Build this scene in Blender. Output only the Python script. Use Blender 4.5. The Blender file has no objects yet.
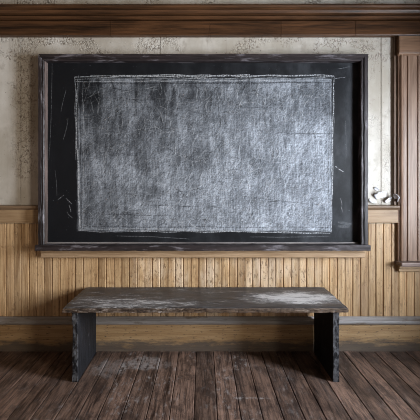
import bpy, bmesh, math, random
from mathutils import Vector, noise as mn
random.seed(7)
SC = bpy.context.scene
COL = SC.collection
R = math.radians

# ------------------------------------------------------------------ helpers
def link(o, parent=None):
    COL.objects.link(o)
    if parent: o.parent = parent
    return o

def empty(name, loc, label, cat, group=None):
    o = bpy.data.objects.new(name, None); o.location = loc; o.empty_display_size = .1
    o['label'] = label; o['category'] = cat
    if group: o['group'] = group
    return link(o)

class MB:
    """collects vertices and faces of one mesh"""
    def __init__(s): s.v = []; s.f = []; s.mi = []; s.at = []
    def add(s, vs, fs, mi=0, a=0.0):
        b = len(s.v); s.v += [tuple(v) for v in vs]
        for f in fs:
            s.f.append([b+i for i in f]); s.mi.append(mi); s.at.append(a)
    def box(s, x0, x1, y0, y1, z0, z1, mi=0, a=0.0):
        s.add([(x0,y0,z0),(x1,y0,z0),(x1,y1,z0),(x0,y1,z0),(x0,y0,z1),(x1,y0,z1),(x1,y1,z1),(x0,y1,z1)],
              [(0,3,2,1),(4,5,6,7),(0,1,5,4),(1,2,6,5),(2,3,7,6),(3,0,4,7)], mi, a)
    def lattice(s, lo, hi, n, fn=None, mi=0, a=0.0):
        """box whose faces are grids; fn(u,v,w,p) moves each vertex"""
        nx, ny, nz = n; idx = {}; vs = []; fs = []
        def vid(i, j, k):
            if (i,j,k) not in idx:
                u = (i/nx, j/ny, k/nz)
                p = Vector([lo[t]+(hi[t]-lo[t])*u[t] for t in range(3)])
                if fn: p = fn(u[0], u[1], u[2], p)
                idx[(i,j,k)] = len(vs); vs.append(tuple(p))
            return idx[(i,j,k)]
        for k in (0, nz):
            for i in range(nx):
                for j in range(ny):
                    q = [vid(i,j,k), vid(i+1,j,k), vid(i+1,j+1,k), vid(i,j+1,k)]
                    fs.append(q if k else q[::-1])
        for j in (0, ny):
            for i in range(nx):
                for k in range(nz):
                    q = [vid(i,j,k), vid(i+1,j,k), vid(i+1,j,k+1), vid(i,j,k+1)]
                    fs.append(q[::-1] if j else q)
        for i in (0, nx):
            for j in range(ny):
                for k in range(nz):
                    q = [vid(i,j,k), vid(i,j+1,k), vid(i,j+1,k+1), vid(i,j,k+1)]
                    fs.append(q if i else q[::-1])
        s.add(vs, fs, mi, a)
    def sweep_x(s, prof, x0, x1, n=1, fn=None, a=0.0):
        """closed (y,z) profile swept along x"""
        m = len(prof); vs = []; fs = []
        for i in range(n+1):
            x = x0+(x1-x0)*i/n
            for j, (y, z) in enumerate(prof):
                p = Vector((x, y, z))
                vs.append(fn(p) if fn else p)
        for i in range(n):
            for j in range(m):
                k = (j+1) % m
                fs.append((i*m+j, i*m+k, (i+1)*m+k, (i+1)*m+j))
        fs.append(tuple(range(m))[::-1]); fs.append(tuple(n*m+j for j in range(m)))
        s.add(vs, fs, 0, a)
    def build(s, name, mats, parent=None, bevel=0, smooth=False):
        me = bpy.data.meshes.new(name); me.from_pydata(s.v, [], s.f); 
        mats = mats if isinstance(mats, (list, tuple)) else [mats]
        for m in mats: me.materials.append(m)
        me.polygons.foreach_set('material_index', s.mi)
        at = me.attributes.new('tone', 'FLOAT', 'FACE'); at.data.foreach_set('value', s.at)
        if smooth: me.polygons.foreach_set('use_smooth', [True]*len(s.f))
        bm = bmesh.new(); bm.from_mesh(me); bmesh.ops.recalc_face_normals(bm, faces=bm.faces); bm.to_mesh(me); bm.free()
        me.update()
        o = link(bpy.data.objects.new(name, me), parent)
        if bevel:
            b = o.modifiers.new('bevel', 'BEVEL'); b.width = bevel; b.segments = 2; b.limit_method = 'ANGLE'
        return o
def structure(o): o['kind'] = 'structure'; return o

def n3(p, s, seed=0):
    return mn.noise(Vector((p[0]*s[0]+seed*13.1, p[1]*s[1]+seed*7.7, p[2]*s[2]+seed*3.3)))

# ------------------------------------------------------------------ material DSL
class M:
    def __init__(s, name, coord='obj'):
        s.m = bpy.data.materials.new(name); s.m.use_nodes = True
        s.t = s.m.node_tree; s.t.nodes.clear()
        s.out = s.t.nodes.new('ShaderNodeOutputMaterial')
        s.b = s.t.nodes.new('ShaderNodeBsdfPrincipled')
        s.t.links.new(s.b.outputs[0], s.out.inputs[0])
        s.co = s.t.nodes.new('ShaderNodeTexCoord').outputs['Object']
    def L(s, a, b):
        if hasattr(a, 'links') : s.t.links.new(a, b)
        else:
            try: b.default_value = a
            except Exception: b.default_value = tuple(a)+(1,)
    def map(s, scale=(1,1,1), rot=(0,0,0), loc=(0,0,0), src=None):
        n = s.t.nodes.new('ShaderNodeMapping'); s.L(src or s.co, n.inputs[0])
        n.inputs['Scale'].default_value = scale; n.inputs['Rotation'].default_value = rot; n.inputs['Location'].default_value = loc
        return n.outputs[0]
    def noise(s, scale=(1,1,1), detail=4, rough=.55, rot=(0,0,0), loc=(0,0,0), dist=0, src=None):
        if not isinstance(scale, (tuple, list)): scale = (scale,)*3
        v = s.map((1,1,1), rot, (0,0,0), src) if any(rot) else (src or s.co)
        v = s.map(scale, (0,0,0), loc, v)
        n = s.t.nodes.new('ShaderNodeTexNoise'); s.L(v, n.inputs['Vector'])
        n.inputs['Scale'].default_value = 1; n.inputs['Detail'].default_value = detail
        n.inputs['Roughness'].default_value = rough; n.inputs['Distortion'].default_value = dist
        return n.outputs[0]
    def voro(s, scale, feature='DISTANCE_TO_EDGE', src=None, loc=(0,0,0)):
        if not isinstance(scale, (tuple, list)): scale = (scale,)*3
        n = s.t.nodes.new('ShaderNodeTexVoronoi'); n.feature = feature
        s.L(s.map(scale, loc=loc, src=src), n.inputs['Vector']); n.inputs['Scale'].default_value = 1
        return n.outputs[0]
    def ramp(s, x, a, b, lo=0.0, hi=1.0):
        n = s.t.nodes.new('ShaderNodeMapRange'); n.interpolation_type = 'SMOOTHSTEP'
        s.L(x, n.inputs[0]); n.inputs[1].default_value = a; n.inputs[2].default_value = b
        n.inputs[3].default_value = lo; n.inputs[4].default_value = hi
        return n.outputs[0]
    def math(s, op, a, b=0.0, c=0.0):
        n = s.t.nodes.new('ShaderNodeMath'); n.operation = op
        s.L(a, n.inputs[0]); s.L(b, n.inputs[1]); s.L(c, n.inputs[2])
        return n.outputs[0]
    def mul(s, a, b): return s.math('MULTIPLY', a, b)
    def add(s, a, b): return s.math('ADD', a, b)
    def xyz(s, src=None):
        n = s.t.nodes.new('ShaderNodeSeparateXYZ'); s.L(src or s.co, n.inputs[0]); return n.outputs
    def mix(s, f, a, b, mode='MIX'):
        n = s.t.nodes.new('ShaderNodeMix'); n.data_type = 'RGBA'; n.blend_type = mode
        s.L(f, n.inputs[0])
        for v, i in ((a, 6), (b, 7)):
            if hasattr(v, 'links'): s.t.links.new(v, n.inputs[i])
            else: n.inputs[i].default_value = tuple(v)+(1,)
        return n.outputs[2]
    def tone(s, c, k):
        """colour c times scalar k"""
        n = s.t.nodes.new('ShaderNodeVectorMath'); n.operation = 'SCALE'
        if hasattr(c, 'links'): s.t.links.new(c, n.inputs[0])
        else: n.inputs[0].default_value = c
        s.L(k, n.inputs['Scale']); return n.outputs[0]
    def attr(s, name='tone'):
        n = s.t.nodes.new('ShaderNodeAttribute'); n.attribute_name = name; return n.outputs['Fac']
    def rnd(s, x):
        n = s.t.nodes.new('ShaderNodeTexWhiteNoise'); n.noise_dimensions = '1D'; s.L(x, n.inputs['W']); return n.outputs['Value']
    def bump(s, h, strength=.5, dist=.002):
        n = s.t.nodes.new('ShaderNodeBump'); s.L(h, n.inputs['Height'])
        n.inputs['Strength'].default_value = strength; n.inputs['Distance'].default_value = dist
        s.t.links.new(n.outputs[0], s.b.inputs['Normal'])
    def fin(s, col, rough=.6, spec=.4):
        s.L(col, s.b.inputs['Base Color']) if hasattr(col, 'links') else setattr(s.b.inputs['Base Color'], 'default_value', tuple(col)+(1,))
        s.L(rough, s.b.inputs['Roughness']); s.b.inputs['Specular IOR Level'].default_value = spec
        return s.m

def band(m, x, c, w, soft=.5):
    """1 inside |x-c|<w with soft edge"""
    d = m.math('ABSOLUTE', m.math('SUBTRACT', x, c))
    return m.ramp(d, w*(1-soft), w*(1+soft), 1, 0)

# ---- plaster: old cream paint, crackled and flaking in patches
def mat_plaster():
    m = M('flaking_plaster'); x, y, z = m.xyz()
    big = m.noise((3,3,2.2), 5, .6); mid = m.noise((14,14,9), 5, .65)
    col = m.mix(m.ramp(big, .35, .7), (.40,.36,.30), (.60,.57,.52))
    col = m.mix(m.ramp(mid, .52, .75), col, (.36,.32,.27))
    drip = m.noise((22,22,1.6), 4, .6)
    col = m.mix(m.mul(m.ramp(drip, .55, .78), .35), col, (.27,.23,.19))
    # crackled places: a column left of the board, patches over it, down the right
    wob = m.noise(7, 3, .6, loc=(4,2,1))
    colm = m.mul(band(m, m.add(x, m.mul(wob,.12)), -1.225, .075, .8), m.ramp(z, 1.15, 1.3))
    top = m.mul(m.ramp(z, 2.06, 2.12), m.ramp(m.noise((4.5,4.5,6), 2, .5, loc=(3.2,0,1)), .47, .6))
    rgt = m.mul(m.ramp(x, 1.13, 1.2, 0, .5), m.ramp(m.noise((8,8,3.4), 3, .5, loc=(1,0,2)), .47, .62))
    lft = m.mul(m.ramp(x, -1.33, -1.45), m.ramp(m.noise((6,6,5), 3, .5, loc=(7,0,2)), .55, .68))
    area = m.math('MINIMUM', m.add(m.add(colm, top), m.add(rgt, lft)), 1.0)
    wp = m.map((1,1,1), loc=(0,0,0))
    vn = m.t.nodes.new('ShaderNodeVectorMath'); vn.operation = 'ADD'
    nz = m.t.nodes.new('ShaderNodeTexNoise'); m.L(m.map((20,20,20)), nz.inputs['Vector']); nz.inputs['Scale'].default_value = 1
    sc = m.t.nodes.new('ShaderNodeVectorMath'); sc.operation = 'SCALE'; m.L(nz.outputs['Color'], sc.inputs[0]); sc.inputs['Scale'].default_value = .045
    m.L(wp, vn.inputs[0]); m.L(sc.outputs[0], vn.inputs[1])
    crk = m.voro((48,48,44), src=vn.outputs[0])
    crack = m.mul(m.mul(m.ramp(crk, .02, .11, 1, 0), area), m.ramp(m.noise((30,30,26), 3, .6, loc=(6,6,1)), .42, .6))
    chip = m.mul(m.ramp(m.noise((70,70,56), 4, .65),   .555, .60), m.ramp(area, .25, .8))
    speck = m.ramp(m.noise((95,95,80), 2, .5, loc=(2,5,1)), .70, .74)
    col = m.mix(m.mul(crack, .8), col, (.12,.10,.08))
    col = m.mix(m.mul(chip, .8), col, (.20,.16,.125))
    col = m.mix(m.mul(speck, .75), col, (.12,.10,.08))
    h = m.math('SUBTRACT', m.add(m.mul(mid,.5), m.mul(m.mul(m.ramp(crk,0,.4),area),.8)), m.add(m.mul(chip, .9), m.mul(crack,.6)))
    m.bump(h, .6, .0022)
    return m.fin(col, .75, .25)

def mat_plain(name, c, rough=.8, spec=.3, var=.25, sc=4):
    m = M(name); k = m.ramp(m.noise(sc, 5, .6), .3, .7, 1-var, 1+var)
    return m.fin(m.tone(c, k), rough, spec)

# ---- wood with grain along one axis
def mat_wood(name, dark, light, axis=0, rough=.5, fine=90, coarse=9, spec=.4, worn=None, wornamt=.62, board=None, flecks=0, bumpk=.35):
    m = M(name); st = [fine]*3; st[axis] = fine*.045
    co = [coarse]*3; co[axis] = coarse*.12
    g1 = m.noise(st, 4, .6, dist=.3); g2 = m.noise(co, 4, .6, dist=.8)
    g = m.add(m.mul(g1, .55), m.mul(g2, .6))
    col = m.mix(m.ramp(g, .36, .78), dark, light)
    if board:
        x = m.xyz()[0]
        r = m.rnd(m.math('FLOOR', m.math('DIVIDE', m.math('SUBTRACT', x, board[0]), board[1])))
        col = m.tone(col, m.ramp(r, 0, 1, 1-board[2], 1+board[2]))
    else:
        col = m.tone(col, m.math('ADD', m.mul(m.attr(), .8), 1.0))
    if flecks:
        fl = m.ramp(m.noise((70,70,34), 3, .6, loc=(1,3,5)), .66, .71)
        fl2 = m.mul(m.ramp(m.noise((160,160,60), 2, .5), .66, .72), .6)
        col = m.mix(m.mul(m.math('MAXIMUM', fl, fl2), flecks), col, tuple(c*.25 for c in dark))
    if worn:
        ws = [26]*3; ws[axis] = 5
        w = m.ramp(m.noise(ws, 6, .7, loc=(3,1,7)), wornamt-.06, wornamt+.06)
        col = m.mix(m.mul(w, .8), col, worn)
    m.bump(g, bumpk, .003)
    return m.fin(col, rough, spec)

PITCH, GX = .0555, 1.300
plaster = mat_plaster()

def mat_bead():
    m = M('varnished_beadboard'); x, y, z = m.xyz()
    g1 = m.noise((110,110,4.2), 4, .6, dist=.4); g2 = m.noise((26,26,1.4), 4, .6, dist=.8)
    col = m.mix(m.ramp(m.add(m.mul(g1,.5), m.mul(g2,.55)), .42, .64), (.30,.178,.085), (.54,.362,.195))
    r = m.rnd(m.math('FLOOR', m.math('DIVIDE', m.math('SUBTRACT', x, GX), PITCH)))
    col = m.tone(col, m.ramp(r, 0, 1, .82, 1.13))
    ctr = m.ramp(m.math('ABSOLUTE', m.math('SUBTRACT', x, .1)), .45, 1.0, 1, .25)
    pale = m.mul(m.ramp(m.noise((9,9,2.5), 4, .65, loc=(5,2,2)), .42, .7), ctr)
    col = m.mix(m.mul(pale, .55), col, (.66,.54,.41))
    fl = m.ramp(m.noise((75,75,30), 3, .6, loc=(1,3,5)), .56, .64)
    fl = m.mul(fl, m.ramp(m.noise((7,7,4), 3, .6, loc=(9,3,5)), .38, .56))
    fl2 = m.mul(m.ramp(m.noise((150,150,55), 3, .6), .58, .66), .6)
    col = m.mix(m.mul(m.mul(m.math('MAXIMUM', fl, fl2), .75), m.add(.35, m.mul(ctr, .65))), col, (.11,.065,.032))
    # brown rub marks where the bench back has been pushed about
    rub = m.mul(band(m, m.add(z, m.mul(m.noise((9,9,9),3,.6),.12)), .56, .06, .9), m.ramp(m.noise((40,40,22), 4, .7, loc=(2,2,2)), .5, .62))
    rub = m.mul(rub, m.ramp(m.math('ABSOLUTE', m.add(x, .3)), .4, .75, 1, 0))
    col = m.mix(m.mul(rub, .55), col, (.22,.115,.05))
    m.bump(m.add(g1, m.mul(fl,-.8)), .3, .003)
    return m.fin(col, .5, .35)
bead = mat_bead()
cornice_m = mat_wood('dark_cornice_wood', (.010,.005,.0025), (.105,.046,.019), 0, .42, 75, 10)
rail_m = mat_wood('chair_rail_wood', (.20,.12,.06), (.37,.25,.14), 0, .5, 90, 9, flecks=.3)
railcap_m = mat_wood('chair_rail_cap_wood', (.09,.055,.032), (.24,.155,.09), 0, .5, 90, 9)
casing_m = mat_wood('window_casing_wood', (.15,.088,.056), (.33,.215,.15), 2, .45, 110, 12)
casing_h = mat_wood('window_head_wood', (.12,.066,.038), (.27,.16,.098), 0, .45, 90, 10)
sill_m = mat_wood('worn_sill_wood', (.07,.045,.04), (.25,.18,.15), 0, .5, 90, 10)
strip_m = mat_wood('dark_strip_wood', (.06,.034,.02), (.16,.10,.065), 2, .6, 90, 10)

def mat_base():
    m = M('scuffed_baseboard'); x, y, z = m.xyz()
    g1 = m.noise((4.5,100,100), 4, .6, dist=.4); g2 = m.noise((1.6,16,22), 4, .6)
    col = m.mix(m.ramp(m.add(m.mul(g1,.5), m.mul(g2,.55)), .38, .72), (.27,.165,.078), (.46,.315,.17))
    nick = m.ramp(m.noise((24,60,90), 5, .7, loc=(1,2,3)), .57, .63)
    col = m.mix(m.mul(nick, .8), col, (.07,.05,.035))
    dirt = m.ramp(m.add(z, m.mul(m.math('SUBTRACT', m.noise((5,30,26), 5, .7), .5), .22)), .035, .10, 1, 0)
    col = m.mix(m.mul(dirt, .82), col, (.055,.051,.052))
    m.bump(m.add(g1, m.mul(nick, -1)), .4, .003)
    return m.fin(col, .55, .35)
base_m = mat_base()
basecap_m = mat_wood('grey_painted_cap', (.14,.125,.115), (.30,.285,.28), 0, .5, 80, 10, worn=(.10,.075,.055), wornamt=.6)

# ---- floor boards
def mat_floor():
    m = M('old_floorboards'); x, y, z = m.xyz()
    t = m.attr()
    yo = m.t.nodes.new('ShaderNodeCombineXYZ'); m.L(x, yo.inputs[0]); m.L(m.add(y, m.mul(t, 7.0)), yo.inputs[1]); m.L(t, yo.inputs[2])
    v = yo.outputs[0]
    g1 = m.noise((130,9,1), 6, .75, dist=.3, src=v); g2 = m.noise((34,3.5,1), 6, .7, dist=.6, src=v)
    g = m.add(m.mul(g1,.55), m.mul(g2,.6))
    col = m.mix(m.ramp(g, .44, .70), (.018,.0095,.007), (.19,.118,.088))
    col = m.tone(col, m.ramp(t, 0, 1, .70, 1.25))
    blot = m.ramp(m.noise((7,6,1), 6, .75, loc=(2,4,0)), .46, .62)
    col = m.mix(m.mul(blot, .72), col, (.026,.016,.013))
    spots = m.ramp(m.noise((60,30,1), 5, .75, loc=(5,1,0)), .57, .66)
    col = m.mix(m.mul(spots, .6), col, (.022,.015,.012))
    # pale, dusty traffic wear; under the bench, white dust scuff and painted floor reflection
    grit = m.noise((40,22,1), 6, .72, loc=(3,8,0)); cl = m.noise((5,7,1), 3, .6, loc=(1,6,0))
    mid = m.mul(m.ramp(m.math('ABSOLUTE', m.add(x, .12)), .35, 1.0, 1, .25), 1.0)
    dust_shine = m.mul(m.mul(m.ramp(grit, .50, .68), m.ramp(cl, .42, .62)), mid)
    def spot(cx, cy, rx, ry):
        dx = m.math('DIVIDE', m.math('SUBTRACT', x, cx), rx); dy = m.math('DIVIDE', m.math('SUBTRACT', y, cy), ry)
        d = m.math('SQRT', m.add(m.mul(dx,dx), m.mul(dy,dy)))
        return m.ramp(m.add(d, m.mul(m.math('SUBTRACT', m.noise((16,22,1),5,.7), .5), 1.6)), .55, 1.0, 1, 0)
    sp = m.math('MAXIMUM', spot(-.60,-.19,.13,.12), m.mul(spot(-.38,-.14,.2,.09), .75))
    sp = m.mul(sp, m.ramp(grit, .36, .56))
    sc = m.mul(m.mul(spot(.26,-.466,.15,.010), .7), m.ramp(grit, .40, .60))
    dust_shine = m.mul(dust_shine, m.ramp(m.rnd(m.mul(t, 31.0)), .1, .8, .35, 1.15)); sp = m.mul(sp, m.ramp(m.rnd(m.mul(t, 17.0)), .1, .8, .4, 1.0))
    dust_shine = m.math('MAXIMUM', m.mul(dust_shine, .55), m.math('MAXIMUM', m.mul(sp, .65), m.mul(sc, .7)))
    col = m.mix(dust_shine, col, (.37,.345,.34))
    rough = m.ramp(m.noise((12,3,1), 4, .6), .3, .7, .38, .62)
    m.bump(m.add(g, m.mul(spots, -.4)), .45, .004)
    return m.fin(col, rough, .45)
floor_m = mat_floor()

# ---- chalkboard
def mat_slate():
    m = M('chalky_slate'); x, y, z = m.xyz()
    # local frame: z measured from the bottom of the board unit (.67)
    X0, X1, Z0, Z1 = -.905, .928, .178, 1.285
    wx = m.mul(m.math('SUBTRACT', m.noise((9,9,9), 3, .6), .5), .03)
    xx = m.add(x, wx); zz = m.add(z, wx)
    d = m.math('MINIMUM', m.math('MINIMUM', m.math('SUBTRACT', xx, X0), m.math('SUBTRACT', X1, xx)),
               m.math('MINIMUM', m.math('SUBTRACT', zz, Z0), m.math('SUBTRACT', Z1, zz)))
    inside = m.ramp(d, 0.0, .022)
    def scr(rot, a, b, seed, lo, hi):
        return m.ramp(m.noise((a, 1, b), 4, .65, rot=(0, R(rot), 0), loc=(seed, 0, seed*2.3), dist=.25), lo, hi)
    s1 = scr(28, 12, 120, 1, .42, .60); s2 = scr(58, 11, 95, 4, .47, .57); s3 = scr(92, 9, 90, 7, .46, .57)
    s4 = scr(-18, 12, 140, 9, .48, .58); s5 = scr(4, 8, 160, 12, .48, .58)
    scrat = m.add(m.add(m.mul(s1,.18), m.mul(s2,.24)), m.add(m.mul(s3,.28), m.add(m.mul(s4,.15), m.mul(s5,.15))))
    grit = m.ramp(m.noise((150,1,150), 3, .7), .42, .58)
    cloud = m.noise((2.6,1,3.0), 5, .62, loc=(4,0,1), dist=.7)
    wipe = m.noise((9,1,2.0), 4, .6, loc=(2,0,6), dist=.6)
    # the chalk was rubbed thicker towards the lower middle and right
    lay = m.add(m.mul(m.math('ADD', x, .9), .145), m.mul(m.math('SUBTRACT', 1.25, z), .24))
    amt = m.add(m.mul(m.ramp(cloud, .40, .60), .20), m.add(m.mul(m.ramp(wipe, .42, .58), .20), lay))
    dens = m.mul(m.mul(m.add(-.045, amt), m.add(.26, m.mul(scrat, .95))), m.add(.84, m.mul(grit, .30)))
    dens = m.mul(m.math('MAXIMUM', dens, 0.0), inside)
    # thin haze over the bare slate margin
    hz = m.mul(m.ramp(m.noise((5,1,3), 5, .65, loc=(8,0,3)), .40, .75), .034)
    hz = m.mul(hz, m.ramp(x, -1.0, 1.05, .15, 1.7))
    dst = m.mul(m.ramp(m.noise((85,1,85), 2, .5, loc=(6,0,6)), .71, .75), .12)
    tot = m.math('MINIMUM', m.add(dens, m.add(hz, dst)), 1.0)
    col = m.mix(tot, (.0062,.0068,.0085), (.60,.645,.72))
    return m.fin(col, m.add(.55, m.mul(inside, .4)), .2)
slate_m = mat_slate()
def mat_chalk():
    m = M('chalk_line'); k = m.ramp(m.noise((70,70,70), 5, .75), .34, .64)
    tr = m.t.nodes.new('ShaderNodeBsdfTransparent'); mx = m.t.nodes.new('ShaderNodeMixShader')
    m.L(m.mul(k, m.attr()), mx.inputs[0]); m.t.links.new(tr.outputs[0], mx.inputs[1]); m.t.links.new(m.b.outputs[0], mx.inputs[2])
    m.t.links.new(mx.outputs[0], m.out.inputs[0])
    return m.fin((.64,.66,.69), .9, .1)
chalk_m = mat_chalk()
def mat_scratch():
    m = M('bare_slate_scratch'); k = m.ramp(m.noise((120,120,120), 3, .65), .35, .60)
    tr = m.t.nodes.new('ShaderNodeBsdfTransparent'); mx = m.t.nodes.new('ShaderNodeMixShader')
    m.L(m.mul(k, m.attr()), mx.inputs[0]); m.t.links.new(tr.outputs[0], mx.inputs[1]); m.t.links.new(m.b.outputs[0], mx.inputs[2])
    m.t.links.new(mx.outputs[0], m.out.inputs[0])
    return m.fin((.02,.02,.024), .7, .2)
scratch_m = mat_scratch()
def mat_frame(name, axis):
    return mat_wood(name, (.007,.005,.0055), (.036,.027,.028), axis, .5, 80, 14, worn=(.17,.155,.17), wornamt=.585, bumpk=.6)
frame_v = mat_frame('weathered_frame_upright', 2); frame_h = mat_frame('weathered_frame_rail', 0)
bead_v = mat_wood('pale_frame_bead', (.035,.026,.022), (.15,.11,.10), 2, .5, 80, 14)
bead_h = mat_wood('rubbed_bottom_bead', (.08,.07,.07), (.30,.27,.26), 0, .5, 80, 14)
cleat_m = mat_wood('tan_cleat_wood', (.24,.15,.08), (.46,.32,.20), 0, .5, 90, 9)

# ---- bench
def mat_seat():
    m = M('worn_black_bench_top'); x, y, z = m.xyz()
    g = m.noise((6,110,110), 5, .65, dist=.4); w1 = m.noise((5,42,42), 8, .80, dist=.7, loc=(2,1,0)); w2 = m.noise((20,110,60), 6, .8, dist=.5, loc=(5,3,1))
    big = m.noise((2.2,4,4), 3, .6, loc=(7,1,3))
    col = m.mix(m.ramp(g, .35, .7), (.010,.0105,.013), (.046,.047,.054))
    a = m.add(m.mul(w1, .5), m.mul(w2, .5))
    # bare silvery wood: the right end and a patch at the left front have lost their paint
    def spot(cx, cy, rx, ry):
        dx = m.math('DIVIDE', m.math('SUBTRACT', x, cx), rx); dy = m.math('DIVIDE', m.math('SUBTRACT', y, cy), ry)
        return m.ramp(m.math('SQRT', m.add(m.mul(dx,dx), m.mul(dy,dy))), .3, 1.2, 1, 0)
    bias = m.add(m.mul(spot(.58,-.02,.40,.13), .155), m.add(m.mul(spot(-.55,-.09,.55,.17), .065), m.mul(spot(-.15,-.12,.6,.10), .045)))
    bias = m.add(bias, m.mul(m.math('SUBTRACT', big, .5), .18))
    ab = m.add(a, bias)
    col = m.mix(m.ramp(ab, .50, .62), col, (.12,.115,.115))
    col = m.mix(m.ramp(ab, .58, .66), col, (.50,.49,.49))
    edge = m.mul(m.ramp(m.add(y, m.mul(m.math('SUBTRACT', w2, .5), .05)), -.168, -.182), .85)
    raw = m.mix(m.ramp(w2, .4, .6), (.022,.014,.010), (.16,.105,.066))
    col = m.mix(edge, col, raw)
    m.bump(m.add(g, m.mul(ab, 1.2)), .5, .002)
    return m.fin(col, m.ramp(ab, .45, .65, .36, .6), .5)
seat_m = mat_seat()
def mat_leg():
    m = M('chipped_black_leg'); x, y, z = m.xyz()
    g = m.noise((100,100,6), 5, .65, dist=.3); w = m.noise((34,34,18), 6, .7, loc=(3,3,3))
    col = m.mix(m.ramp(g, .35, .7), (.004,.004,.005), (.013,.0135,.017))
    ed = m.ramp(m.add(y, m.mul(m.math('SUBTRACT', w, .5), .03)), -.138, -.153)
    chip = m.add(m.ramp(w, .64, .68), m.mul(ed, m.ramp(w, .43, .58)))
    col = m.mix(m.mul(m.math('MINIMUM', chip, 1.0), .6), col, (.13,.13,.14))
    m.bump(m.add(g, w), .5, .004)
    return m.fin(col, .6, .22)
leg_m = mat_leg()
paint_m = mat_plain('peeling_white_paint', (.66,.66,.68), .7, .3, .15, 40)

# ------------------------------------------------------------------ the room
XL, XR, YF, ZC = -2.6, 2.4, -4.2, 3.0
# back wall: plaster in three wide boards with fine upright joints
b = MB(); js = [XL-.1, -1.318, -.31, 1.288, XR+.1]
for i in range(4):
    x0, x1 = js[i]+.003, js[i+1]-.003
    b.box(x0, x1, .03, .12, .94, 2.3)
b.box(XL-.1, XR+.1, .036, .14, 0, ZC)
for x0, x1 in ((XL-.1,-1.345),(-1.341,-1.121),(-1.117,1.466),(1.470,XR+.1)): b.box(x0, x1, .03, .12, 2.36, ZC)
structure(b.build('wall_back', plaster))
# floor boards
b = MB(); x = 1.031-.117*32; 
while x < XR+.05:
    w = .117+random.uniform(-.012,.012); t = random.random(); z = random.uniform(-.0015,.0)
    g = .0014
    b.add([(x+g,YF-.1,-.02),(x+w-g,YF-.1,-.02),(x+w-g,.1,-.02),(x+g,.1,-.02),
           (x+g,YF-.1,z-.003),(x+g+.003,YF-.1,z),(x+w-g-.003,YF-.1,z),(x+w-g,YF-.1,z-.003),
           (x+g,.1,z-.003),(x+g+.003,.1,z),(x+w-g-.003,.1,z),(x+w-g,.1,z-.003)],
          [(4,5,9,8),(5,6,10,9),(6,7,11,10),(0,4,8,3),(7,1,2,11),(0,1,7,6,5,4),(3,8,9,10,11,2)], 0, t)
    x += w
b.box(XL-.1, XR+.1, YF-.1, .1, -.08, -.018)
structure(b.build('floor', floor_m))
side_m = mat_plain('aged_side_plaster', (.17,.12,.085), .85)
ceil_m = mat_plain('ceiling_boards', (.10,.07,.045), .8)
b = MB(); b.box(XL-.1, XR+.1, YF-.1, .14, ZC, ZC+.1); structure(b.build('ceiling', ceil_m))
b = MB(); b.box(XL-.12, XL, YF-.1, .14, -.02, ZC); structure(b.build('wall_left', side_m))
def holed(name, axis, c0, c1, lo, hi, holes):
    """wall with rectangular openings (u0,u1,z0,z1) along its length"""
    b = MB()
    def bx(u0,u1,z0,z1):
        if axis == 'x': b.box(c0,c1,u0,u1,z0,z1)
        else: b.box(u0,u1,c0,c1,z0,z1)
    u = lo
    for (u0,u1,z0,z1) in sorted(holes):
        bx(u,u0,-.02,ZC); bx(u0,u1,-.02,z0); bx(u0,u1,z1,ZC); u = u1
    bx(u,hi,-.02,ZC)
    return structure(b.build(name, side_m))
WR = (-1.50,-.90,.62,1.92); WR2 = (-3.0,-2.2,.62,1.92); WF = (-1.0,1.4,.9,2.1)
holed('wall_right', 'x', XR, XR+.12, YF-.1, .14, [WR, WR2])
holed('wall_front', 'y', YF-.12, YF, XL-.1, XR+.1, [WF])
# the two daylight windows on the right, plus a rear one added for fill
def sash(name, axis, c, u0, u1, z0, z1, nb):
    b = MB(); t = .045
    def bx(a0,a1,z0,z1,d=.03):
        if axis == 'x': b.box(c,c+d,a0,a1,z0,z1)
        else: b.box(a0,a1,c-d,c,z0,z1)
    bx(u0,u1,z0,z0+t); bx(u0,u1,z1-t,z1); bx(u0,u0+t,z0+t,z1-t); bx(u1-t,u1,z0+t,z1-t)
    bx(u0+t,u1-t,(z0+z1)/2-.02,(z0+z1)/2+.02)
    for i in range(1, nb):
        u = u0+(u1-u0)*i/nb; bx(u-.012,u+.012,z0+t,(z0+z1)/2-.02); bx(u-.012,u+.012,(z0+z1)/2+.02,z1-t)
    return structure(b.build(name, casing_m))
sash('window_2', 'x', XR+.03, *WR, 1)
sash('window_4', 'x', XR+.03, *WR2, 1)
sash('added_rear_window', 'y', YF-.03, *WF, 3)

# wainscot of beadboard: every board rounded with a groove beside it
b = MB(); n0 = int((XL-GX)/PITCH)-1; n1 = int((XR-GX)/PITCH)+2; prof = []
for k in range(n0, n1):
    x = GX+k*PITCH; dy = random.uniform(-.001,.001); h = .0017
    prof += [(x+h,.0245+dy),(x+h+.0012,.0212+dy),(x+h+.004,.020+dy),(x+PITCH-h-.004,.020+dy),(x+PITCH-h-.0012,.0212+dy),(x+PITCH-h,.0245+dy),(x+PITCH-h,.0255),(x+PITCH+h,.0255)]
m = len(prof); vs = [(p[0],p[1],.12) for p in prof]+[(p[0],p[1],.909) for p in prof]
b.add(vs, [(i,i+1,m+i+1,m+i) for i in range(m-1)])
structure(b.build('trim_1', bead))

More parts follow.
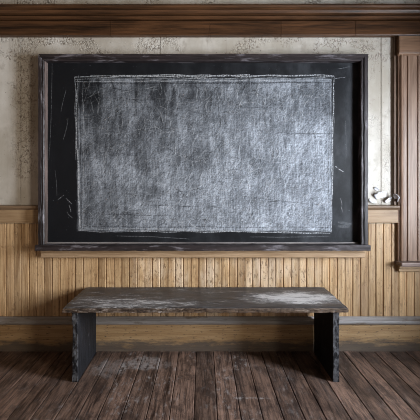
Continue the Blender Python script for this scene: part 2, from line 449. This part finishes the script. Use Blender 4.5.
# cornice / picture moulding: plank with mouldings above, butt joints
b = MB()
for x0, x1, t in ((XL-.1,-.66,-.05),(-.66,.049,.06),(.049,.556,-.1),(.556,1.085,.12),(1.085,XR+.1,-.02)):
    b.sweep_x([(.03,2.252),(-.004,2.252),(-.006,2.256),(-.006,2.352),(-.003,2.356),(.03,2.356)], x0+.0012, x1-.0012, 1, None, t)
b.sweep_x([(.03,2.352),(.018,2.356),(.018,2.366),(-.012,2.366),(-.020,2.370),(-.022,2.380),(-.016,2.384),(-.002,2.386),(-.002,2.393),(-.028,2.396),(-.036,2.404),(-.040,2.412),(-.034,2.415),(-.034,2.419),(-.052,2.423),(-.056,2.434),(-.05,2.446),(.03,2.452)], XL-.1, XR+.1)
structure(b.build('trim_2', cornice_m))

# chair rails either side of the board, baseboard and its cap
def rail(name, x0, x1):
    b = MB()
    b.sweep_x([(.04,.915),(.002,.915),(0,.918),(0,1.008),(.04,1.008)], x0, x1)
    o = structure(b.build(name, rail_m))
    b = MB(); b.sweep_x([(.04,1.008),(-.006,1.008),(-.010,1.014),(-.018,1.020),(-.022,1.027),(-.022,1.036),(-.018,1.040),(.04,1.042)], x0, x1)
    structure(b.build('cap', railcap_m, o)); return o
rail('trim_3', XL, -1.12); rail('trim_4', 1.14, 1.392)
b = MB(); b.sweep_x([(.05,-.01),(-.001,-.01),(0,.018),(0,.197),(.05,.197)], XL, XR)
bo = structure(b.build('baseboard_back', base_m))
b = MB(); b.sweep_x([(.05,.194),(-.010,.194),(-.017,.200),(-.018,.212),(-.014,.222),(.004,.232),(.012,.240),(.05,.241)], XL, XR)
structure(b.build('cap', basecap_m, bo))

# window casing at the right edge, with fluted upright, head, sill and apron, shutter beyond
wx0 = 1.394
b = MB()
def upright(x0, sgn):
    P = [(0,.03),(0,.002),(.003,0),(.010,0),(.014,-.010),(.020,-.013),(.027,-.010),(.031,.004),(.035,-.001),(.058,-.001),(.061,.006),(.065,.006),(.068,-.002),(.132,-.002),(.135,.005),(.139,.005),(.142,-.001),(.165,-.001),(.168,.03)]
    vs = [(x0+sgn*p[0],p[1],.645) for p in P]+[(x0+sgn*p[0],p[1],2.115) for p in P]; k = len(P)
    b.add(vs, [(i,i+1,k+i+1,k+i) for i in range(k-1)]+[tuple(range(k)), tuple(range(k,2*k))])
upright(wx0, 1); upright(2.36, -1)
wo = structure(b.build('window_1', casing_m))
b = MB(); b.lattice((wx0-.002,-.012,2.128),(2.362,.03,2.245),(1,1,1)); structure(b.build('head_board', casing_h, wo, .003))
b = MB(); b.sweep_x([(.03,2.108),(-.006,2.108),(-.016,2.116),(-.018,2.124),(-.012,2.13),(.03,2.13)], wx0-.006, 2.366); structure(b.build('head_moulding', casing_h, wo))
b = MB(); b.lattice((wx0-.014,-.055,.616),(2.39,.03,.643),(1,1,1)); structure(b.build('sill', sill_m, wo, .006))
b = MB(); b.sweep_x([(.03,.566),(.004,.566),(.0,.570),(.0,.588),(-.008,.592),(-.008,.618),(.03,.618)], wx0+.004, 2.35); structure(b.build('apron', rail_m, wo))
b = MB()
for x0, x1 in ((1.56,1.875),(1.879,2.196)):
    b.box(x0,x0+.05,.004,.03,.648,2.108); b.box(x1-.05,x1,.004,.03,.648,2.108)
    for z0,z1 in ((.648,.72),(1.33,1.41),(2.03,2.108)): b.box(x0+.05,x1-.05,.004,.03,z0,z1)
    for z0,z1 in ((.72,1.33),(1.41,2.03)): b.box(x0+.05,x1-.05,.014,.03,z0,z1)
structure(b.build('shutter', casing_m, wo, .003))
b = MB(); b.box(1.372, wx0-.004, .012, .04, 1.042, 2.252); structure(b.build('trim_5', strip_m))

# ------------------------------------------------------------------ chalkboard
BZ = .67
cb = empty('chalkboard', (0,0,BZ), 'large black chalkboard covered in rubbed white chalk, hung on the wall above the bench', 'chalkboard')
def wob(amp, sc, seed):
    def f(p):
        return Vector((p.x+amp*n3(p,sc,seed), p.y+amp*.6*n3(p,sc,seed+3), p.z+amp*n3(p,sc,seed+5)))
    return f
# slate with its chalk strokes
b = MB(); b.box(-1.14, 1.13, 0, .018, .09, 1.40)
layer = [0]
def stroke(pts, w, mi, a):
    layer[0] += 1; y = -.0004-layer[0]*8e-7; vs = []; fs = []
    for i, p in enumerate(pts):
        q = pts[min(i+1,len(pts)-1)]; o = pts[max(i-1,0)]
        dx, dz = q[0]-o[0], q[1]-o[1]; l = math.hypot(dx,dz) or 1
        ww = w*(.6+.4*math.sin(math.pi*min(1,max(0,i/(len(pts)-1)))))*.5
        vs += [(p[0]-dz/l*ww, y, p[1]+dx/l*ww),(p[0]+dz/l*ww, y, p[1]-dx/l*ww)]
    for i in range(len(pts)-1): fs.append((2*i,2*i+1,2*i+3,2*i+2))
    b.add(vs, fs, mi, a)
def line(x0,z0,x1,z1,w,mi,a,j=.004,n=None,bow=0):
    L = math.hypot(x1-x0,z1-z0); n = n or max(3,int(L/.03)); s = random.uniform(0,99); pts = []
    for i in range(n+1):
        t = i/n; k = mn.noise(Vector((t*L*6+s,s,0)))*j + bow*math.sin(math.pi*t)
        nx, nz = -(z1-z0)/L, (x1-x0)/L
        pts.append((x0+(x1-x0)*t+nx*k, z0+(z1-z0)*t+nz*k))
    stroke(pts, w, mi, a)
PX = lambda u: (u-203)/140.2
PZ = lambda v: 1.2-(v-183)/140.2-BZ
# drawn border, gone over several times
for (u0,v0,u1,v1,w,a) in ((74,77,334,75.5,.012,.75),(75,79,333,78,.006,.55),(76,81.5,331,80,.009,.5),(110,76,250,75,.01,.6),(90,75.3,180,76,.008,.5),(240,75,334,76.5,.009,.6),
                        (75,77,79.5,231,.009,.6),(77.5,80,80.5,229,.006,.5),(83,83,84,228,.006,.35),(75.5,90,76,160,.008,.4),(78,150,80,231,.012,.55),
                        (333.5,76,330.5,232,.010,.6),(331,79,327.5,229,.005,.45),(334,90,332,200,.006,.4),
                        (79,231,331,232.5,.008,.6),(80,229.5,329,230.5,.005,.5),(140,230.5,240,232.2,.011,.55),(250,231,330,233.5,.009,.55),(85,228,200,229,.005,.4)):
    line(PX(u0),PZ(v0),PX(u1),PZ(v1),w*.8,1,a*random.uniform(.7,1.0),.011)
for u,a in ((80.5,.5),(329.5,.5)): line(PX(u),PZ(82),PX(u+(.8 if u<200 else -1.5)),PZ(228),.006,2,a,.005)
line(PX(80),PZ(83.5),PX(330),PZ(82.5),.012,2,.55,.006); line(PX(82),PZ(226.5),PX(328),PZ(227.5),.007,2,.45,.006)
# loose marks on the bare margin
for (u0,v0,u1,v1,w,a) in ((335,166,344,172,.006,.6),(333,79,346,77,.004,.45),(340,198,342,206,.005,.35),(341,206,343,212,.005,.3),(66,198,72,204,.004,.4),(69,205,71,212,.005,.4),(58,200,64,195,.004,.35),
                         (52,62,49,160,.003,.25),(68,118,63,140,.003,.28),(66,90,61,112,.003,.25),(115,236,190,239,.004,.22),(250,237,330,236,.004,.22),(338,222,352,224,.02,.13),(338,226,350,226,.02,.12),
                         (352,66,338,69,.003,.3),(345,120,346,165,.003,.2),(55,170,57,196,.003,.2),(67,212,73,218,.004,.3)):
    line(PX(u0),PZ(v0),PX(u1),PZ(v1),w,1,a,.003,6,random.uniform(-.006,.006))
# thousands of rubs: pale and bare strokes over the filled field
for i in range(4200):
    u = random.uniform(82,330); v = random.uniform(84,228)
    ang = random.choice((35,50,62,75,90,95,105,8,-4,140))+random.gauss(0,9)
    L = random.uniform(.025,.12); dx, dz = math.cos(R(ang))*L/2, math.sin(R(ang))*L/2
    x, z = PX(u), PZ(v)
    x0,x1 = max(PX(81),min(PX(330),x-dx)), max(PX(81),min(PX(330),x+dx)); z0,z1 = max(PZ(229),min(PZ(82),z-dz)), max(PZ(229),min(PZ(82),z+dz))
    if math.hypot(x1-x0,z1-z0) < .015: continue
    dark = random.random() < .50
    line(x0,z0,x1,z1,random.choice((.0015,.002,.003,.004,.006)),2 if dark else 1,random.uniform(.15,.5) if dark else random.uniform(.08,.45)*(.5+.5*min(1,max(0,(u-60)/180+(v-140)/200))),.004,4,random.uniform(-.1,.1)*L)
for (u0,v0,u1,v1) in ((292,133.5,331,133.5),(236,107,272,108),(205,232,120,229),(130,100,160,100),(112,88,128,91),(150,205,230,208),(95,214,180,216),(240,196,320,205)):
    line(PX(u0),PZ(v0),PX(u1),PZ(v1),.0035,2,.8,.003)
b.build('slate_panel', [slate_m, chalk_m, scratch_m], cb)
# frame: mitred top corners
YF0, YF1 = -.042, .022
def rail_z(name, xi, xo, zb, zt_in, mat):
    """upright from the tray to a mitre at the top; xi inner x, xo outer x"""
    b = MB(); n = 46; w = xo-xi; wo_ = abs(w)
    P = [(0,YF1),(0,YF0+.006),(.10,YF0),(.28,YF0),(.34,YF0+.005),(.42,YF0+.005),(.48,YF0-.001),(.93,YF0-.001),(1,YF0+.006),(1,YF1)]
    vs = []; k = len(P); fs = []
    f = wob(.0022,(26,26,26),xi*9)
    for i in range(n+1):
        for (t,y) in P:
            zt = zt_in+t*wo_; p = Vector((xi+w*t, y, zb+(zt-zb)*i/n)); q = f(p) if 0 < i < n else p; vs.append(q)
    for i in range(n):
        for j in range(k): fs.append((i*k+j,i*k+(j+1)%k,(i+1)*k+(j+1)%k,(i+1)*k+j))
    fs += [tuple(range(k)), tuple(n*k+j for j in range(k))]
    b.add(vs, fs); return b.build(name, mat, cb)
rail_z('frame_upright', -1.112, -1.155, .085, 1.385, frame_v)
rail_z('frame_upright', 1.104, 1.158, .085, 1.385, frame_v)
def rail_top():
    b = MB(); n = 80; vs = []; fs = []; f = wob(.0018,(22,22,22),4)
    P = [(0,YF1),(0,YF0+.006),(.10,YF0),(.28,YF0),(.34,YF0+.005),(.42,YF0+.005),(.48,YF0-.001),(.93,YF0-.001),(1,YF0+.006),(1,YF1)]; k = len(P)
    for i in range(n+1):
        for (t,y) in P:
            x0 = -1.112-t*.043; x1 = 1.104+t*.054; p = Vector((x0+(x1-x0)*i/n, y, 1.385+t*.05)); vs.append(f(p) if 0 < i < n else p)
    for i in range(n):
        for j in range(k): fs.append((i*k+j,i*k+(j+1)%k,(i+1)*k+(j+1)%k,(i+1)*k+j))
    fs += [tuple(range(k)), tuple(n*k+j for j in range(k))]
    b.add(vs, fs); return b.build('frame_top_rail', frame_h, cb)
rail_top()
# pale bead lining the left upright
b = MB(); b.lattice((-1.112,YF0+.006,.10),(-1.107,.0,1.384),(1,1,40), lambda u,v,w,p: p+Vector((.0015*n3(p,(20,20,20),2),0,0))); b.build('frame_bead', bead_v, cb)
b = MB(); b.lattice((-1.158,-.078,.063),(1.155,.02,.1005),(110,4,3), lambda u,v,w,p: wob(.0035,(24,24,40),3)(p) if v < .9 else p)
b.build('chalk_tray', frame_h, cb, .003)
b = MB(); b.lattice((-1.106,-.012,.1005),(1.102,0,.109),(80,1,1), lambda u,v,w,p: p+Vector((0,0,.0012*n3(p,(18,9,9),6) if w > .5 else 0))); b.build('frame_bottom_bead', bead_h, cb)
b = MB(); b.sweep_x([(.024,.002),(-.020,.002),(-.024,.006),(-.024,.034),(-.03,.045),(-.035,.064),(.024,.064)], -1.143, 1.143); b.build('tray_cleat', cleat_m, cb)

# ------------------------------------------------------------------ bench
BX, BY = .015, -.18
be = empty('bench', (BX,BY,0), 'long low wooden bench with worn black paint and slab legs below the chalkboard', 'bench')
def seatf(u,v,w,p):
    ed = 1.0 if v < .02 else (.35 if v > .98 else 0)
    lo = 1-w
    p = p.copy()
    p.y += ed*(.003*n3(p,(14,14,60),1)+.002*n3(p,(55,55,90),2)) + (ed*lo*max(0,n3(p,(30,30,5),6))*.004 if v < .02 else 0)
    if u < .01 or u > .99: p.x += .004*n3(p,(10,22,40),3)
    p.z += .0016*n3(p,(7,18,1),4) + (lo*.0035*n3(p,(34,9,1),5) if v < .3 else 0)
    if w > .98 and (v < .02): p.z -= .0035
    if w > .98 and (u < .01 or u > .99): p.z -= .002
    return p
b = MB(); b.lattice((-.848,-.18,.430),(.849,.178,.458),(150,30,3), seatf); b.build('seat', seat_m, be, .0015)
def legf(seed):
    def f(u,v,w,p):
        p = p.copy()
        if v < .02:
            p.y += .003*n3(p,(40,40,26),seed)+.004*max(-.2,n3(p,(60,60,60),seed+2))
            p.x += .002*n3(p,(30,30,30),seed+4)
            if .10 < w < .86: p.x += (.004 if p.x < 0 else -.002)*(1+n3(p,(20,20,18),seed)) * (1 if abs(p.x) > .785 else 0)
        p.x += .0006*n3(p,(9,9,9),seed+1)
        return p
    return f
for x0, x1, s in ((-.805,-.770,1),(.769,.807,9)):
    b = MB(); b.lattice((x0,-.152,0),(x1,.160,.4285),(3,18,44), legf(s)); b.build('leg', leg_m, be, .0015)

# ------------------------------------------------------------------ loose paint above the right rail
def flake(px, pz, w, h, curl, tilt, rot, label, y=.027):
    b = MB(); n = 8; vs = []; fs = []
    for i in range(n+1):
        for j in range(n+1):
            u, v = i/n-.5, j/n-.5
            r = 1-.35*(abs(u*2)**2*abs(v*2)**2)-.12*mn.noise(Vector((u*5+px*9,v*5,3)))
            a = curl*(v+.5)
            x = u*w*r; z = h*(math.sin(a)/curl)*r-h*.3; y_ = -h*(1-math.cos(a))/curl - .006*mn.noise(Vector((u*4,v*4,px*7)))
            x, z = x*math.cos(rot)-z*math.sin(rot), x*math.sin(rot)+z*math.cos(rot)
            vs.append((x, y_*tilt, z))
    for i in range(n):
        for j in range(n): fs.append((i*(n+1)+j,(i+1)*(n+1)+j,(i+1)*(n+1)+j+1,i*(n+1)+j+1))
    b.add(vs, fs); o = b.build('paint_flake', paint_m, None, 0, True)
    X = (px-203)/138.4; Z = 1.2-(pz-183)/138.4
    o.location = (X, y, max(Z, 1.046)); 
    s = o.modifiers.new('thickness', 'SOLIDIFY'); s.thickness = .002
    o['label'] = label; o['category'] = 'paint flake'; o['group'] = 'peeling paint above the right chair rail'
    return o
flake(380, 195, .095, .075, 1.5, .6, .25, 'largest curled flake of white paint, peeling in the middle above the right chair rail')
flake(376, 189, .035, .03, 1.4, .6, -.6, 'small white paint flake peeling highest, near the chalkboard frame right of it')
flake(372.5, 200.5, .06, .04, 1.2, .7, 2.9, 'white paint flake beside the chalkboard frame, lowest at left on the rail')
flake(388, 200, .06, .045, 1.4, .7, .5, 'ragged white paint flake resting on the rail between the largest curl and the dark strip')
flake(393.5, 196, .045, .05, 2.3, 1.0, -.8, 'white twisted paint curl hanging in front of the dark strip beside the window casing', .008)
flake(396, 199.5, .03, .03, 1.7, 1.0, 1.2, 'tiny white paint curl in the corner against the window casing', .008)

# ------------------------------------------------------------------ light and camera
def area(name, loc, target, sx, sy, power, col, spread=180):
    l = bpy.data.lights.new(name, 'AREA'); l.shape = 'RECTANGLE'; l.size = sx; l.size_y = sy; l.energy = power; l.color = col; l.spread = R(spread)
    o = bpy.data.objects.new(name, l); o.location = loc
    o.rotation_euler = (Vector(target)-Vector(loc)).to_track_quat('-Z','Y').to_euler(); return link(o)
for (W, pw, sp, wc) in ((WR, 165, 125, (.84,.91,1.0)), (WR2, 78, 120, (1.0,.90,.76))):
    yc, zc = (W[0]+W[1])/2, (W[2]+W[3])/2
    area('window_daylight', (XR+.075,yc,zc), (0,yc,zc), W[1]-W[0]-.02, W[3]-W[2]-.02, pw, wc, sp)
area('rear_fill_light', ((WF[0]+WF[1])/2,YF-.075,1.5), ((WF[0]+WF[1])/2,0,1.5), 2.35, 1.15, 4, (1.0,.86,.68))  # unseen lamp added behind the camera as soft frontal fill
w = bpy.data.worlds.new('dim_daylight'); SC.world = w; w.use_nodes = True
w.node_tree.nodes['Background'].inputs[0].default_value = (.75,.85,1,1); w.node_tree.nodes['Background'].inputs[1].default_value = .15

cam = bpy.data.cameras.new('camera'); co = bpy.data.objects.new('camera', cam); link(co)
co.location = (0,-2.14,1.2); co.rotation_euler = (R(90),0,0)
cam.sensor_width = 36; cam.lens = 36*300/420; cam.shift_x = 7/420; cam.shift_y = -27/420; cam.clip_start = .05
SC.camera = co
SC.cycles.filter_width = 1.0; SC.cycles.denoising_prefilter = 'NONE'
SC.view_settings.view_transform = 'Standard'; SC.view_settings.look = 'None'
SC.view_settings.exposure = 0.0; SC.view_settings.gamma = 1; SC.view_settings.use_curve_mapping = False
